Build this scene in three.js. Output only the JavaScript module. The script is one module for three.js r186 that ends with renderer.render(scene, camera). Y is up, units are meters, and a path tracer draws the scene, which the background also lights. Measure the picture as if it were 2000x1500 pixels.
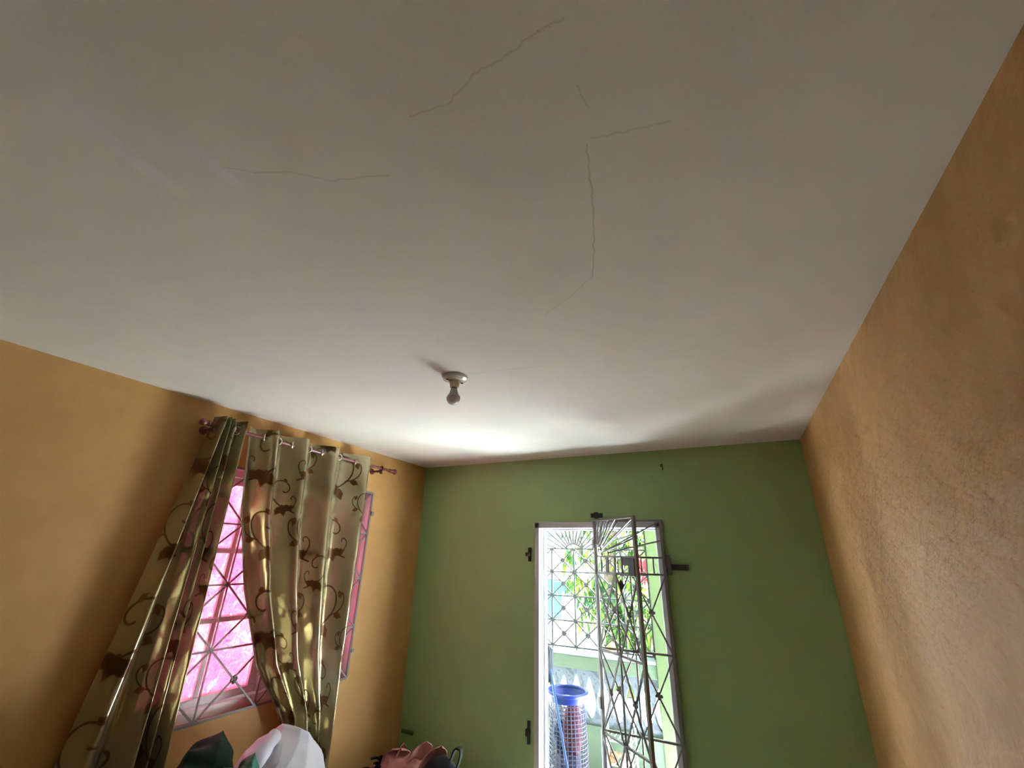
import * as THREE from 'three';
import { mergeGeometries } from 'three/addons/utils/BufferGeometryUtils.js';
import { MarchingCubes } from 'three/addons/objects/MarchingCubes.js';
import { RoundedBoxGeometry } from 'three/addons/geometries/RoundedBoxGeometry.js';

// ---------------------------------------------------------------- camera, sky, sun, exposure
const scene = new THREE.Scene();
const camera = new THREE.PerspectiveCamera(2 * Math.atan(750 / 820.39) * 180 / Math.PI, 4 / 3, 0.02, 200);
camera.rotation.order = 'YXZ';
camera.position.set(0, 1.86, 0);
camera.rotation.set(0.38663, 0.46395, 0.02664);
scene.add(camera);

scene.background = new THREE.Color(0.80, 0.95, 1.1);
scene.backgroundIntensity = 0.45;

const sun = new THREE.DirectionalLight(new THREE.Color(0.90, 1, 1.08), 27);
sun.name = 'sun';
sun.position.set(5.0 - 2, 12, -4.2 - 5); sun.target.position.set(-2, 0, -5);
sun.castShadow = true; sun.shadow.mapSize.set(2048, 2048);
Object.assign(sun.shadow.camera, { left: -16, right: 16, top: 16, bottom: -16, near: 0.5, far: 60 });
scene.add(sun, sun.target);

const renderer = new THREE.WebGLRenderer({ antialias: true });
renderer.toneMapping = THREE.LinearToneMapping;
renderer.toneMappingExposure = 9;
renderer.shadowMap.enabled = true;

// ---------------------------------------------------------------- helpers
let seed = 12345;
const rnd = () => { seed = (seed * 1664525 + 1013904223) >>> 0; return seed / 4294967296; };
const rr = (a, b) => a + (b - a) * rnd();
const lin = (r, g, b) => new THREE.Color().setRGB(r, g, b);
const mat = (c, o = {}) => new THREE.MeshPhysicalMaterial({ color: c, roughness: 0.8, ...o });
const names = {};
function numbered(n) { const k = names[n] = (names[n] ?? -1) + 1; return k ? `${n}_${String(k).padStart(3, '0')}` : n; }
function add(o, parent) { o.castShadow = o.receiveShadow = true; (parent || scene).add(o); return o; }
function mesh(name, geo, m, parent) { const o = new THREE.Mesh(geo, m); o.name = parent ? name : numbered(name); return add(o, parent); }
function group(name, pos = [0, 0, 0], turn = 0) { const g = new THREE.Group(); g.name = numbered(name); g.position.set(...pos); g.rotation.y = turn; scene.add(g); return g; }
function sub(name, parent, pos = [0, 0, 0]) { const g = new THREE.Group(); g.name = name; g.position.set(...pos); parent.add(g); return g; }
function tag(o, label, category, grp) { Object.assign(o.userData, { label, category }); if (grp) o.userData.group = grp; return o; }
function struct(o, label, category) { Object.assign(o.userData, { label, category, kind: 'structure' }); return o; }
const V = (x, y, z) => new THREE.Vector3(x, y, z);
const boxAt = (x0, x1, y0, y1, z0, z1) => { const g = new THREE.BoxGeometry(x1 - x0, y1 - y0, z1 - z0); g.translate((x0 + x1) / 2, (y0 + y1) / 2, (z0 + z1) / 2); return g; };
const rboxAt = (x0, x1, y0, y1, z0, z1, r = 0.004) => { const g = new RoundedBoxGeometry(x1 - x0, y1 - y0, z1 - z0, 2, r); g.translate((x0 + x1) / 2, (y0 + y1) / 2, (z0 + z1) / 2); return g; };
const uBox = new THREE.BoxGeometry(1, 1, 1), uRod = new THREE.CylinderGeometry(0.5, 0.5, 1, 8);
function bar(name, parent, a, b, w, d, m, round = false) {            // a straight bar from a to b, w across, d deep
  const o = mesh(name, round ? uRod : uBox, m, parent);
  const y = b.clone().sub(a), L = y.length(); y.normalize();
  const zz = Math.abs(y.z) > 0.95 ? V(1, 0, 0) : V(0, 0, 1), x = new THREE.Vector3().crossVectors(y, zz).normalize(), z = new THREE.Vector3().crossVectors(x, y);
  o.quaternion.setFromRotationMatrix(new THREE.Matrix4().makeBasis(x, y, z));
  o.position.copy(a).add(b).multiplyScalar(0.5); o.scale.set(w, L, d);
  return o;
}
function tube(pts, r, seg = 40, rad = 8, closed = false) { return new THREE.TubeGeometry(new THREE.CatmullRomCurve3(pts, closed), seg, r, rad, closed); }
// periodic value noise
const perm = Array.from({ length: 4096 }, () => rnd());
function vnoise(x, y, px, py, s = 0) {
  const xi = Math.floor(x), yi = Math.floor(y), fx = x - xi, fy = y - yi, h = (a, b) => perm[((((a % px) + px) % px) * 57 + (((b % py) + py) % py) * 131 + s * 733) & 4095];
  const u = fx * fx * (3 - 2 * fx), v = fy * fy * (3 - 2 * fy);
  return (h(xi, yi) * (1 - u) + h(xi + 1, yi) * u) * (1 - v) + (h(xi, yi + 1) * (1 - u) + h(xi + 1, yi + 1) * u) * v;
}
function fbm(u, v, f, oct, s = 0, ax = 1) { let a = 0, w = 0, k = 1; for (let i = 0; i < oct; i++) { const fx = Math.max(1, Math.round(f * ax * 2 ** i)), fy = Math.max(1, Math.round(f * 2 ** i)); a += k * vnoise(u * fx, v * fy, fx, fy, s + i); w += k; k *= 0.55; } return a / w; }
function dataTex(n, fn, srgb) {
  const d = new Uint8Array(n * n * 4);
  for (let j = 0; j < n; j++) for (let i = 0; i < n; i++) { const c = fn(i / n, j / n), o = (j * n + i) * 4; for (let k = 0; k < 3; k++) d[o + k] = Math.max(0, Math.min(255, 255 * (Array.isArray(c) ? c[k] : c))); d[o + 3] = 255; }
  const t = new THREE.DataTexture(d, n, n); t.magFilter = THREE.LinearFilter; t.minFilter = THREE.LinearFilter; t.wrapS = t.wrapT = THREE.RepeatWrapping;
  if (srgb) t.colorSpace = THREE.SRGBColorSpace; t.needsUpdate = true; return t;
}
function rep(t, x, y = x) { const c = t.clone(); c.repeat.set(x, y); c.needsUpdate = true; return c; }
function sdfMesh(f, c, half, n) {                                     // smooth field -> geometry, cube of side 2*half about c
  const mc = new MarchingCubes(n, new THREE.MeshBasicMaterial(), false, false, 200000);
  mc.isolation = 0; const q = V(0, 0, 0);
  for (let k = 0; k < n; k++) for (let j = 0; j < n; j++) for (let i = 0; i < n; i++) {
    q.set((i - n / 2) / (n / 2) * half + c[0], (j - n / 2) / (n / 2) * half + c[1], (k - n / 2) / (n / 2) * half + c[2]);
    mc.field[i + j * n + k * n * n] = -f(q);
  }
  mc.update();
  const g = new THREE.BufferGeometry();
  const P = mc.positionArray.slice(0, mc.count * 3);
  for (let i = 0; i < P.length; i += 3) { P[i] = P[i] * half + c[0]; P[i + 1] = P[i + 1] * half + c[1]; P[i + 2] = P[i + 2] * half + c[2]; }
  g.setAttribute('position', new THREE.BufferAttribute(P, 3));
  const N = new Float32Array(P.length), e = 0.004;
  for (let i = 0; i < P.length; i += 3) {
    const x = P[i], y = P[i + 1], z = P[i + 2], s = (a, b, d) => f(q.set(a, b, d));
    const nx = s(x + e, y, z) - s(x - e, y, z), ny = s(x, y + e, z) - s(x, y - e, z), nz = s(x, y, z + e) - s(x, y, z - e), l = Math.hypot(nx, ny, nz) || 1;
    N[i] = nx / l; N[i + 1] = ny / l; N[i + 2] = nz / l;
  }
  g.setAttribute('normal', new THREE.BufferAttribute(N, 3));
  g.setAttribute('uv', new THREE.BufferAttribute(new Float32Array(P.length / 3 * 2), 2));
  return g;
}
function capsule(p, a, b, ra, rb) { const dx = b[0] - a[0], dy = b[1] - a[1], dz = b[2] - a[2], l = dx * dx + dy * dy + dz * dz || 1; let t = ((p.x - a[0]) * dx + (p.y - a[1]) * dy + (p.z - a[2]) * dz) / l; t = Math.max(0, Math.min(1, t)); return Math.hypot(p.x - a[0] - dx * t, p.y - a[1] - dy * t, p.z - a[2] - dz * t) - ra - (rb - ra) * t; }
function ellipsoid(p, c, r) { const x = (p.x - c[0]) / r[0], y = (p.y - c[1]) / r[1], z = (p.z - c[2]) / r[2], k = Math.hypot(x, y, z); return (k - 1) * Math.min(...r); }
function smin(a, b, k) { const h = Math.max(k - Math.abs(a - b), 0) / k; return Math.min(a, b) - h * h * k / 4; }
const n3 = (x, y, z) => Math.sin(x * 1.7 + 2.1 * Math.sin(y * 1.3 + z * 0.7)) * 0.5 + Math.sin(y * 2.3 + 1.7 * Math.sin(z * 1.9 + x * 0.5)) * 0.5;

// ---------------------------------------------------------------- dimensions (metres)
const XL = -2.517, XR = 0.503, ZB = -3.247, ZF = 1.35, H = 2.61, T = 0.15, OUT = -0.25;

// ---------------------------------------------------------------- surfaces
const bumpWall = dataTex(512, (u, v) => fbm(u, v, 6, 6, 3));
const bumpCoarse = dataTex(512, (u, v) => { const a = fbm(u, v, 7, 6, 9); return Math.min(1, Math.max(0, 0.5 + (a - 0.5) * 2.0)); });
const orangeMap = dataTex(512, (u, v) => { const a = (fbm(u, v, 3, 6, 21) - 0.5), b = fbm(u, v, 40, 3, 5) - 0.5; return [0.765 + a * 0.16 + b * 0.03, 0.59 + a * 0.17 + b * 0.03, 0.345 + a * 0.16 + b * 0.03]; }, true);
const greenMap = dataTex(512, (u, v) => { const a = (fbm(u, v, 3, 6, 33) - 0.5), b = fbm(u, v, 40, 3, 8) - 0.5; return [0.60 + a * 0.08 + b * 0.02, 0.735 + a * 0.08 + b * 0.02, 0.50 + a * 0.07 + b * 0.02]; }, true);
const orangeL = mat(0xffffff, { map: rep(orangeMap, 0.5), bumpMap: rep(bumpWall, 1.2), bumpScale: 0.004, roughness: 0.62 });
const orangeR = mat(0xffffff, { map: rep(orangeMap, 0.7), bumpMap: rep(bumpCoarse, 2.2), bumpScale: 0.007, roughness: 0.55 });
const green = mat(0xffffff, { map: rep(greenMap, 0.5), bumpMap: rep(bumpWall, 1.0), bumpScale: 0.003, roughness: 0.6 });

function wallWithHole(w0, w1, h0, h1, hole, depth) {                  // in its own x/y plane, extruded along +z; uv in metres
  const s = new THREE.Shape([[w0, h0], [w1, h0], [w1, h1], [w0, h1]].map(p => new THREE.Vector2(...p)));
  if (hole) s.holes.push(new THREE.Path([[hole[0], hole[2]], [hole[0], hole[3]], [hole[1], hole[3]], [hole[1], hole[2]]].map(p => new THREE.Vector2(...p))));
  return new THREE.ExtrudeGeometry(s, { depth, bevelEnabled: false });
}
const DOOR = [-1.384, -0.417, 0, 2.105];                              // hole in the green wall
const WIN = [-2.612, -1.285, 1.04, 2.298];                            // z0 z1 y0 y1 of the window hole
struct(mesh('wall_back', wallWithHole(XL - T, XR + T, OUT, H + T, DOOR, T).translate(0, 0, ZB - T), green), 'green painted far wall with the open doorway', 'wall');
{ // left wall: shape x is -z
  const g = wallWithHole(-(ZF + T), -ZB, OUT, H + T, [-WIN[1], -WIN[0], WIN[2], WIN[3]], T); g.rotateY(Math.PI / 2); g.translate(XL - T, 0, 0);
  struct(mesh('wall_left', g, orangeL), 'orange painted wall with the curtained window', 'wall');
}
{ const g = wallWithHole(-(ZF + T), -ZB, OUT, H + T, null, T); g.rotateY(Math.PI / 2); g.translate(XR, 0, 0); struct(mesh('wall_right', g, orangeR), 'bare orange plastered wall with a rough trowelled surface', 'wall'); }
struct(mesh('wall_front', wallWithHole(XL - T, XR + T, OUT, H + T, null, T).translate(0, 0, ZF), orangeL), 'plain orange wall behind the viewer', 'wall');
struct(mesh('floor', boxAt(XL, XR, -0.12, 0, ZB - T, ZF), mat(lin(0.62, 0.60, 0.57), { roughness: 0.3 })), 'pale tiled floor of the room', 'floor');

// ceiling: uneven plaster with hairline cracks and patches of filler
{
  const W = 1400, Hh = 2048, cv = document.createElement('canvas'); cv.width = W; cv.height = Hh; const c = cv.getContext('2d');
  const sx = W / (XR - XL), sz = Hh / (ZF - ZB), X = x => (x - XL) * sx, Y = z => (z - ZB) * sz;
  c.fillStyle = 'rgb(232,228,217)'; c.fillRect(0, 0, W, Hh);
  for (let i = 0; i < 900; i++) { const a = rr(0.006, 0.022), k = rnd(); c.fillStyle = k < 0.4 ? `rgba(190,175,172,${a})` : k < 0.7 ? `rgba(188,192,168,${a})` : `rgba(250,248,242,${a})`; c.beginPath(); c.ellipse(rnd() * W, rnd() * Hh, rr(15, 120), rr(10, 50), rr(0, 3), 0, 7); c.fill(); }
  for (let i = 0; i < 9000; i++) { c.fillStyle = rnd() < 0.5 ? 'rgba(120,112,100,0.05)' : 'rgba(250,246,238,0.06)'; c.fillRect(rnd() * W, rnd() * Hh, rr(1, 3), rr(1, 3)); }
  const stroke = (pts, w, col) => { c.strokeStyle = col; c.lineCap = 'round'; c.lineJoin = 'round'; c.lineWidth = w; c.beginPath(); pts.forEach(([x, z], i) => i ? c.lineTo(X(x), Y(z)) : c.moveTo(X(x), Y(z))); c.stroke(); };
  const jag = (pts, w, col) => { const o = []; for (let i = 0; i + 1 < pts.length; i++) for (let t = 0; t < 1; t += 0.14) o.push([pts[i][0] + (pts[i + 1][0] - pts[i][0]) * t + rr(-0.0025, 0.0025), pts[i][1] + (pts[i + 1][1] - pts[i][1]) * t + rr(-0.0025, 0.0025)]); o.push(pts.at(-1)); stroke(o, w, col); };
  const CR = 'rgba(120,100,80,0.3)';
  [[[-0.126, -0.466], [-0.117, -0.514]], [[-0.142, -0.581], [-0.154, -0.64], [-0.168, -0.715], [-0.204, -0.854], [-0.248, -0.998]],
   [[-0.248, -0.998], [-0.333, -1.068], [-0.451, -1.137]], [[-0.113, -0.365], [-0.154, -0.364], [-0.217, -0.374], [-0.27, -0.375], [-0.35, -0.4], [-0.421, -0.388]],
   [[-0.866, -0.304], [-0.809, -0.352], [-0.742, -0.375], [-0.669, -0.434], [-0.545, -0.473]], [[-0.13, -0.574], [-0.06, -0.589], [0.012, -0.601]], [[-0.95, -1.46], [-0.842, -1.478], [-0.614, -1.516]]]
    .forEach((p, i) => jag(p, 0.8, i === 1 ? 'rgba(110,92,74,0.42)' : CR));
  for (const [p, w] of [[[[-0.942, -0.05], [-0.968, -0.096], [-1.011, -0.165], [-1.021, -0.24], [-1.021, -0.316]], 13], [[[-0.858, -0.212], [-0.871, -0.281], [-0.877, -0.35]], 11]]) { // trowel strokes of paler filler
    for (let i = 0; i + 1 < p.length; i++) for (let t = 0; t < 1; t += 0.03) { c.fillStyle = `rgba(246,243,234,${0.012 + 0.02 * (i + t) / p.length})`; c.beginPath(); c.ellipse(X(p[i][0] + (p[i + 1][0] - p[i][0]) * t) + rr(-3, 3), Y(p[i][1] + (p[i + 1][1] - p[i][1]) * t), rr(3, w), rr(5, 12), rr(-.4, .4), 0, 7); c.fill(); }
  }
  const tex = new THREE.CanvasTexture(cv); tex.colorSpace = THREE.SRGBColorSpace; tex.flipY = false; tex.magFilter = THREE.LinearFilter;
  const nx = 130, nz = 260, g = new THREE.PlaneGeometry(XR - XL, ZF - ZB, nx, nz); g.rotateX(Math.PI / 2); g.translate((XL + XR) / 2, H, (ZB + ZF) / 2);
  const p = g.attributes.position, uv = g.attributes.uv;
  for (let i = 0; i < p.count; i++) {
    const x = p.getX(i), z = p.getZ(i), u = (x - XL) / (XR - XL), v = (z - ZB) / (ZF - ZB); uv.setXY(i, u, v);
    const edge = Math.min(1, (x - XL) / 0.12, (XR - x) / 0.12, (z - ZB) / 0.08), rough = Math.exp(-(((x + 1.7) / 0.75) ** 2) - (((z + 2.85) / 0.32) ** 2));
    p.setY(i, H + 0.001 + edge * ((fbm(u, v, 4, 4, 40, 0.7) - 0.5) * 0.02 + rough * (fbm(u, v, 14, 5, 50, 0.35) - 0.5) * 0.03));
  }
  g.computeVertexNormals();
  struct(mesh('ceiling', mergeGeometries([g, boxAt(XL, XR, H + 0.03, H + T, ZB, ZF)]), mat(0xffffff, { map: tex, roughness: 0.85, side: THREE.DoubleSide })), 'off white plastered ceiling with hairline cracks', 'ceiling');
}

// ---------------------------------------------------------------- doorway
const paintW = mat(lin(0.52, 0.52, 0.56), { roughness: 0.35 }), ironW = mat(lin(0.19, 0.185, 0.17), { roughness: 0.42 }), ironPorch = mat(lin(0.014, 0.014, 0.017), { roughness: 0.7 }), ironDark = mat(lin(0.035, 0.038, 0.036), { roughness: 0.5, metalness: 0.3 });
{
  const d = group('door_1', [0, 0, 0]); struct(d, 'white painted wooden frame of the open doorway', 'door frame');
  const zf = ZB + 0.012, zb = ZB - T - 0.01, top = DOOR[3];
  for (const [n, x0, x1] of [['left', -1.384, -1.346], ['right', -0.468, -0.417]]) mesh('jamb', rboxAt(x0, x1, 0, top, zb, zf, 0.004), paintW, d);
  mesh('head', rboxAt(-1.384, -0.417, 2.062, 2.107, zb, zf, 0.004), paintW, d);
  mesh('door_stop', rboxAt(-1.347, -1.333, 0, 2.062, ZB - 0.115, ZB - 0.075, 0.003), paintW, d);
  mesh('door_stop', rboxAt(-0.482, -0.467, 0, 2.062, ZB - 0.115, ZB - 0.075, 0.003), paintW, d);
  mesh('door_stop', rboxAt(-1.346, -0.468, 2.05, 2.063, ZB - 0.115, ZB - 0.075, 0.003), paintW, d);
}
// rosette of four small leaves, as in the wrought iron
const rosG = (() => { const l = []; for (let k = 0; k < 4; k++) { const s = new THREE.SphereGeometry(1, 8, 6); s.scale(0.55, 0.5, 0.35); s.translate(0.6, 0, 0); s.rotateZ(k * Math.PI / 2); l.push(s); } const m = new THREE.SphereGeometry(0.45, 8, 6); l.push(m); return mergeGeometries(l); })();
function rosette(parent, x, y, z, r, m, ry = 0) { const o = mesh('rosette', rosG, m, parent); o.position.set(x, y, z); o.rotation.y = ry; o.scale.set(r, r, r * 0.8); }

// one leaf of the folding iron gate, in its own frame: x from 0 (middle of the doorway) to w, y up, z towards the room
function gateLeaf(label, pos, turn) {
  const g = group('iron_gate_leaf', pos, turn), w = 0.482, y0 = 0.04, yt = 2.115; tag(g, label, 'gate');
  const b = (n, x0, ya, x1, yb, t = 0.011, z = 0) => bar(n, g, V(x0, ya, z), V(x1, yb, z), t, t, ironW);
  b('stile', 0.009, y0, 0.009, yt, 0.018); b('stile', w - 0.009, y0, w - 0.009, yt, 0.02);
  for (const y of [yt - 0.006, 1.867, 1.762, 1.301, 0.853, 0.40, 0.05]) b('rail', 0, y, w, y, y > 2 ? 0.013 : 0.012);
  // half sunburst
  const cy = 1.872, r = 0.085; const pts = []; for (let k = 0; k <= 10; k++) { const a = Math.PI / 2 * k / 10; pts.push(V(Math.cos(a) * r + 0.012, cy + Math.sin(a) * r, 0)); }
  mesh('sun_arc', tube(pts, 0.006, 16, 6), ironW, g);
  for (const deg of [13, 27, 42, 55, 66, 76, 85]) {
    const a = deg * Math.PI / 180, c = Math.cos(a), s = Math.sin(a), L = Math.min((w - 0.03) / c, (yt - 0.01 - cy) / s);
    b('ray_bar', 0.012 + c * r, cy + s * r, 0.012 + c * L, cy + s * L, 0.009);
  }
  for (let k = 1; k < 6; k++) b('ladder_bar', w * k / 6, 1.762, w * k / 6, 1.867, 0.009);
  for (const [ya, yb] of [[1.301, 1.762], [0.853, 1.301], [0.40, 0.853]]) {
    b('vertical_bar', w / 2, ya, w / 2, yb, 0.009);
    for (const x of [0, w / 2]) {
      b('diagonal_bar', x + 0.008, ya, x + w / 2 - 0.008, yb, 0.009); b('diagonal_bar', x + 0.008, yb, x + w / 2 - 0.008, ya, 0.009, 0.006);
      rosette(g, x + w / 4, (ya + yb) / 2, 0.004, 0.021, ironW);
    }
  }
  for (let k = 1; k < 6; k++) b('vertical_bar', w * k / 6, 0.05, w * k / 6, 0.40, 0.009);
  for (const y of [0.3, 1.0, 1.95]) mesh('hinge', boxAt(-0.012, 0.012, y - 0.03, y + 0.03, -0.014, 0.014), ironW, g);
  return g;
}
{
  gateLeaf('white iron gate leaf standing flat against the right half of the doorway', [-0.898, 0, ZB + 0.034], 0);
  const q = gateLeaf('white iron gate leaf folded out from the doorway into the room', [-0.896, 0, ZB + 0.056], -0.73);
  const lock = mesh('lock_box', rboxAt(0.40, 0.464, 1.755, 1.86, -0.016, 0.014, 0.004), ironDark, q); lock.userData.label = 'dark lock box at the free edge';
  mesh('lock_plate', rboxAt(0.34, 0.42, 1.815, 1.862, -0.006, 0.008, 0.002), ironDark, q);
  mesh('latch_plate', new RoundedBoxGeometry(0.045, 0.05, 0.006, 2, 0.002).rotateZ(Math.PI / 4).translate(0.3, 1.70, 0), ironDark, q);
}
// small fittings on the green wall
{
  let g = group('wall_lug', [-0.405, 1.815, ZB]); tag(g, 'white iron lug fixed to the wall right of the door frame', 'lug');
  mesh('lug_plate', rboxAt(-0.014, 0.02, -0.055, 0.055, 0.0, 0.03, 0.004), ironW, g); mesh('lug_eye', tube([V(0.006, 0.055, 0.02), V(0.012, 0.066, 0.02), V(0.002, 0.07, 0.02), V(-0.006, 0.058, 0.02)], 0.005, 12, 6), ironW, g);
  g = group('slide_bolt', [-0.345, 1.811, ZB]); tag(g, 'black iron flat bolt sticking out on the green wall right of the door', 'bolt');
  mesh('bolt_bar', rboxAt(-0.075, 0.067, -0.018, 0.018, 0.0, 0.012, 0.003), ironDark, g); mesh('bolt_end', rboxAt(0.055, 0.067, -0.018, 0.018, 0.01, 0.022, 0.003), ironDark, g);
  g = group('bolt_keeper', [-0.88, 2.151, ZB]); tag(g, 'black bolt keeper on the green wall above the door frame', 'bolt keeper');
  mesh('keeper_plate', rboxAt(-0.045, 0.045, -0.016, 0.016, 0, 0.014, 0.003), ironDark, g); mesh('keeper_loop', rboxAt(-0.016, 0.012, -0.023, 0.023, 0.0, 0.026, 0.004), ironDark, g);
  g = group('bolt_keeper', [-1.428, 1.868, ZB]); tag(g, 'small dark cross shaped keeper left of the door frame top', 'bolt keeper');
  mesh('keeper_plate', rboxAt(-0.012, 0.012, -0.05, 0.05, 0, 0.01, 0.003), ironDark, g); mesh('keeper_loop', rboxAt(-0.03, 0.012, -0.012, 0.012, 0, 0.024, 0.004), ironDark, g); mesh('screw', new THREE.SphereGeometry(0.008, 8, 6).translate(0.002, -0.004, 0.024), ironW, g);
  g = group('bolt_keeper', [-1.426, 0.746, ZB]); tag(g, 'dark keeper on the green wall low beside the left door jamb', 'bolt keeper');
  mesh('keeper_plate', rboxAt(-0.01, 0.01, -0.065, 0.065, 0, 0.01, 0.003), ironDark, g); mesh('keeper_loop', rboxAt(-0.018, 0.012, -0.02, 0.02, 0, 0.024, 0.004), ironDark, g);
  g = group('wall_hook', [-0.376, 2.486, ZB]); tag(g, 'tiny dark hook high on the green wall right of the door', 'hook');
  mesh('hook_base', rboxAt(-0.012, 0.006, 0.0, 0.02, 0, 0.008, 0.002), mat(lin(0.07, 0.09, 0.03)), g); mesh('hook_bend', tube([V(0, 0.01, 0.006), V(0.004, 0, 0.02), V(0.006, -0.016, 0.022), V(0.002, -0.024, 0.012)], 0.004, 12, 6), mat(lin(0.07, 0.09, 0.03)), g);
  g = group('junction_cover', [-2.44, 0.585, ZB]); tag(g, 'small green painted cover on the far wall near the corner', 'cover');
  mesh('cover_plate', rboxAt(-0.055, 0.055, -0.012, 0.012, 0, 0.008, 0.002), mat(lin(0.13, 0.18, 0.07)), g); mesh('cover_lip', rboxAt(-0.05, 0.05, -0.006, 0.006, 0.006, 0.012, 0.002), mat(lin(0.1, 0.14, 0.05)), g);
}

// ---------------------------------------------------------------- ceiling lamp
{
  const g = group('ceiling_lamp_holder', [-1.024, H + 0.001, -1.464]); tag(g, 'cream ceramic lamp holder screwed to the ceiling', 'lamp holder');
  const cer = mat(lin(0.62, 0.58, 0.48), { roughness: 0.22, clearcoat: 0.4, clearcoatRoughness: 0.15 });
  const L = (p, n = 40) => new THREE.LatheGeometry(p.map(q => new THREE.Vector2(...q)), n);
  mesh('ceiling_plate', L([[0, 0], [0.055, 0], [0.057, -0.004], [0.057, -0.013], [0.054, -0.017], [0.047, -0.018], [0.045, -0.021], [0.04, -0.024], [0.028, -0.026], [0.0, -0.026]].reverse()), cer, g);
  mesh('socket', L([[0.0, -0.02], [0.03, -0.024], [0.024, -0.03], [0.021, -0.045], [0.019, -0.056], [0.014, -0.058], [0, -0.058]].reverse()), cer, g);
  mesh('screw_hole', new THREE.CylinderGeometry(0.006, 0.006, 0.003, 12).translate(-0.018, -0.0262, 0.032), mat(lin(0.05, 0.035, 0.02)), g);
  mesh('screw_hole', new THREE.CylinderGeometry(0.006, 0.006, 0.003, 12).translate(0.018, -0.0262, -0.032), mat(lin(0.05, 0.035, 0.02)), g);
  const b = group('light_bulb', [-1.024, H - 0.056, -1.464]); tag(b, 'unlit white light bulb hanging from the ceiling holder', 'light bulb');
  mesh('cap', L([[0, 0], [0.0135, 0], [0.0135, -0.006], [0, -0.006]].reverse(), 24), mat(lin(0.06, 0.05, 0.05), { roughness: 0.4 }), b);
  mesh('collar', L([[0.0, -0.004], [0.0145, -0.005], [0.016, -0.012], [0.0195, -0.026], [0.0245, -0.038], [0.027, -0.043], [0.0, -0.044]].reverse(), 32), mat(lin(0.3, 0.29, 0.28), { roughness: 0.4 }), b);
  const dome = []; for (let k = 0; k <= 14; k++) { const a = -0.35 + (Math.PI / 2 + 0.35) * k / 14; dome.push([Math.cos(a) * 0.0305, -0.052 - Math.sin(a) * 0.0305]); }
  mesh('globe', L([[0.0, -0.041], ...dome].reverse(), 36), mat(lin(0.55, 0.54, 0.54), { roughness: 0.18, clearcoat: 0.5, clearcoatRoughness: 0.08 }), b);
}

// ---------------------------------------------------------------- window
const frameM = mat(lin(0.74, 0.72, 0.76), { roughness: 0.3 });
const glassTex = dataTex(512, (u, v) => {                              // obscure glass with a veined pink film
  const w = fbm(u, v, 5, 3, 60), a = fbm((u + w * 0.06) % 1, (v + w * 0.1) % 1, 26, 3, 70, 1.6), vein = Math.abs(a - 0.5) < 0.045 ? 1 : 0, m = fbm(u, v, 3, 4, 66);
  return [1.0 - vein * 0.08, 0.66 + (m - 0.5) * 0.35 - vein * 0.22 + (a - 0.5) * 0.3, 0.78 + (m - 0.5) * 0.16 - vein * 0.14];
}, true);
const pinkGlass = mat(lin(.34, .18, .20), { map: rep(glassTex, 1), transmission: 1, thickness: 0, roughness: 0.85, ior: 1.5 });
{
  const x0 = XL - 0.145, x1 = XL - 0.085, g = group('window_1'); struct(g, 'white framed casement window with pink patterned panes', 'window');
  const fr = (n, ya, yb, za, zb, xa = x0, xb = x1, p = g) => mesh(n, rboxAt(xa, xb, ya, yb, za, zb, 0.004), frameM, p);
  fr('frame_sill', 1.04, 1.09, WIN[0], WIN[1], x0, XL - 0.06); fr('frame_head', 2.25, 2.298, WIN[0], WIN[1]);
  fr('frame_jamb', 1.09, 2.25, WIN[0], WIN[0] + 0.045); fr('frame_jamb', 1.09, 2.25, WIN[1] - 0.045, WIN[1]); fr('mullion', 1.09, 2.25, -2.03, -1.985);
  const linM = mat(lin(.66, .6, .6), { roughness: .6 }); // painted plaster lining of the opening
  mesh('reveal', boxAt(XL - .086, XL - .001, 1.04, 2.298, WIN[0] - .001, WIN[0] + .006), linM, g); mesh('reveal', boxAt(XL - .086, XL - .001, 1.04, 2.298, WIN[1] - .006, WIN[1] + .001), linM, g);
  mesh('reveal', boxAt(XL - .086, XL - .001, 2.292, 2.299, WIN[0], WIN[1]), linM, g);
  for (const [za, zb, mz] of [[-1.982, -1.333, -1.652], [-2.564, -2.033, -2.298]]) {
    const s = sub('sash', g), xa = XL - 0.132, xb = XL - 0.094, gx = XL - 0.115;
    fr('bottom_rail', 1.093, 1.133, za, zb, xa, xb, s); fr('top_rail', 2.205, 2.248, za, zb, xa, xb, s); fr('stile', 1.133, 2.205, za, za + 0.05, xa, xb, s); fr('stile', 1.133, 2.205, zb - 0.05, zb, xa, xb, s);
    fr('muntin', 1.133, 2.205, mz - 0.013, mz + 0.013, xa + 0.006, xb - 0.004, s);
    const ys = [1.133, 1.487, 1.842, 2.205];
    for (const y of ys.slice(1, 3)) fr('muntin', y - 0.013, y + 0.013, za + 0.05, zb - 0.05, xa + 0.004, xb - 0.002, s);
    for (let r = 0; r < 3; r++) for (const [a, b] of [[za + 0.05, mz], [mz, zb - 0.05]]) {
      const w = b - a, h = ys[r + 1] - ys[r], pg = new THREE.PlaneGeometry(w, h), uv = pg.attributes.uv;
      for (let i = 0; i < 4; i++) uv.setXY(i, (uv.getX(i) * w + a) * 2.7, (uv.getY(i) * h + ys[r]) * 2.7);
      pg.rotateY(Math.PI / 2); pg.translate(gx, (ys[r] + ys[r + 1]) / 2, (a + b) / 2); mesh('pane', pg, pinkGlass, s);
    }
  }
}
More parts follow.
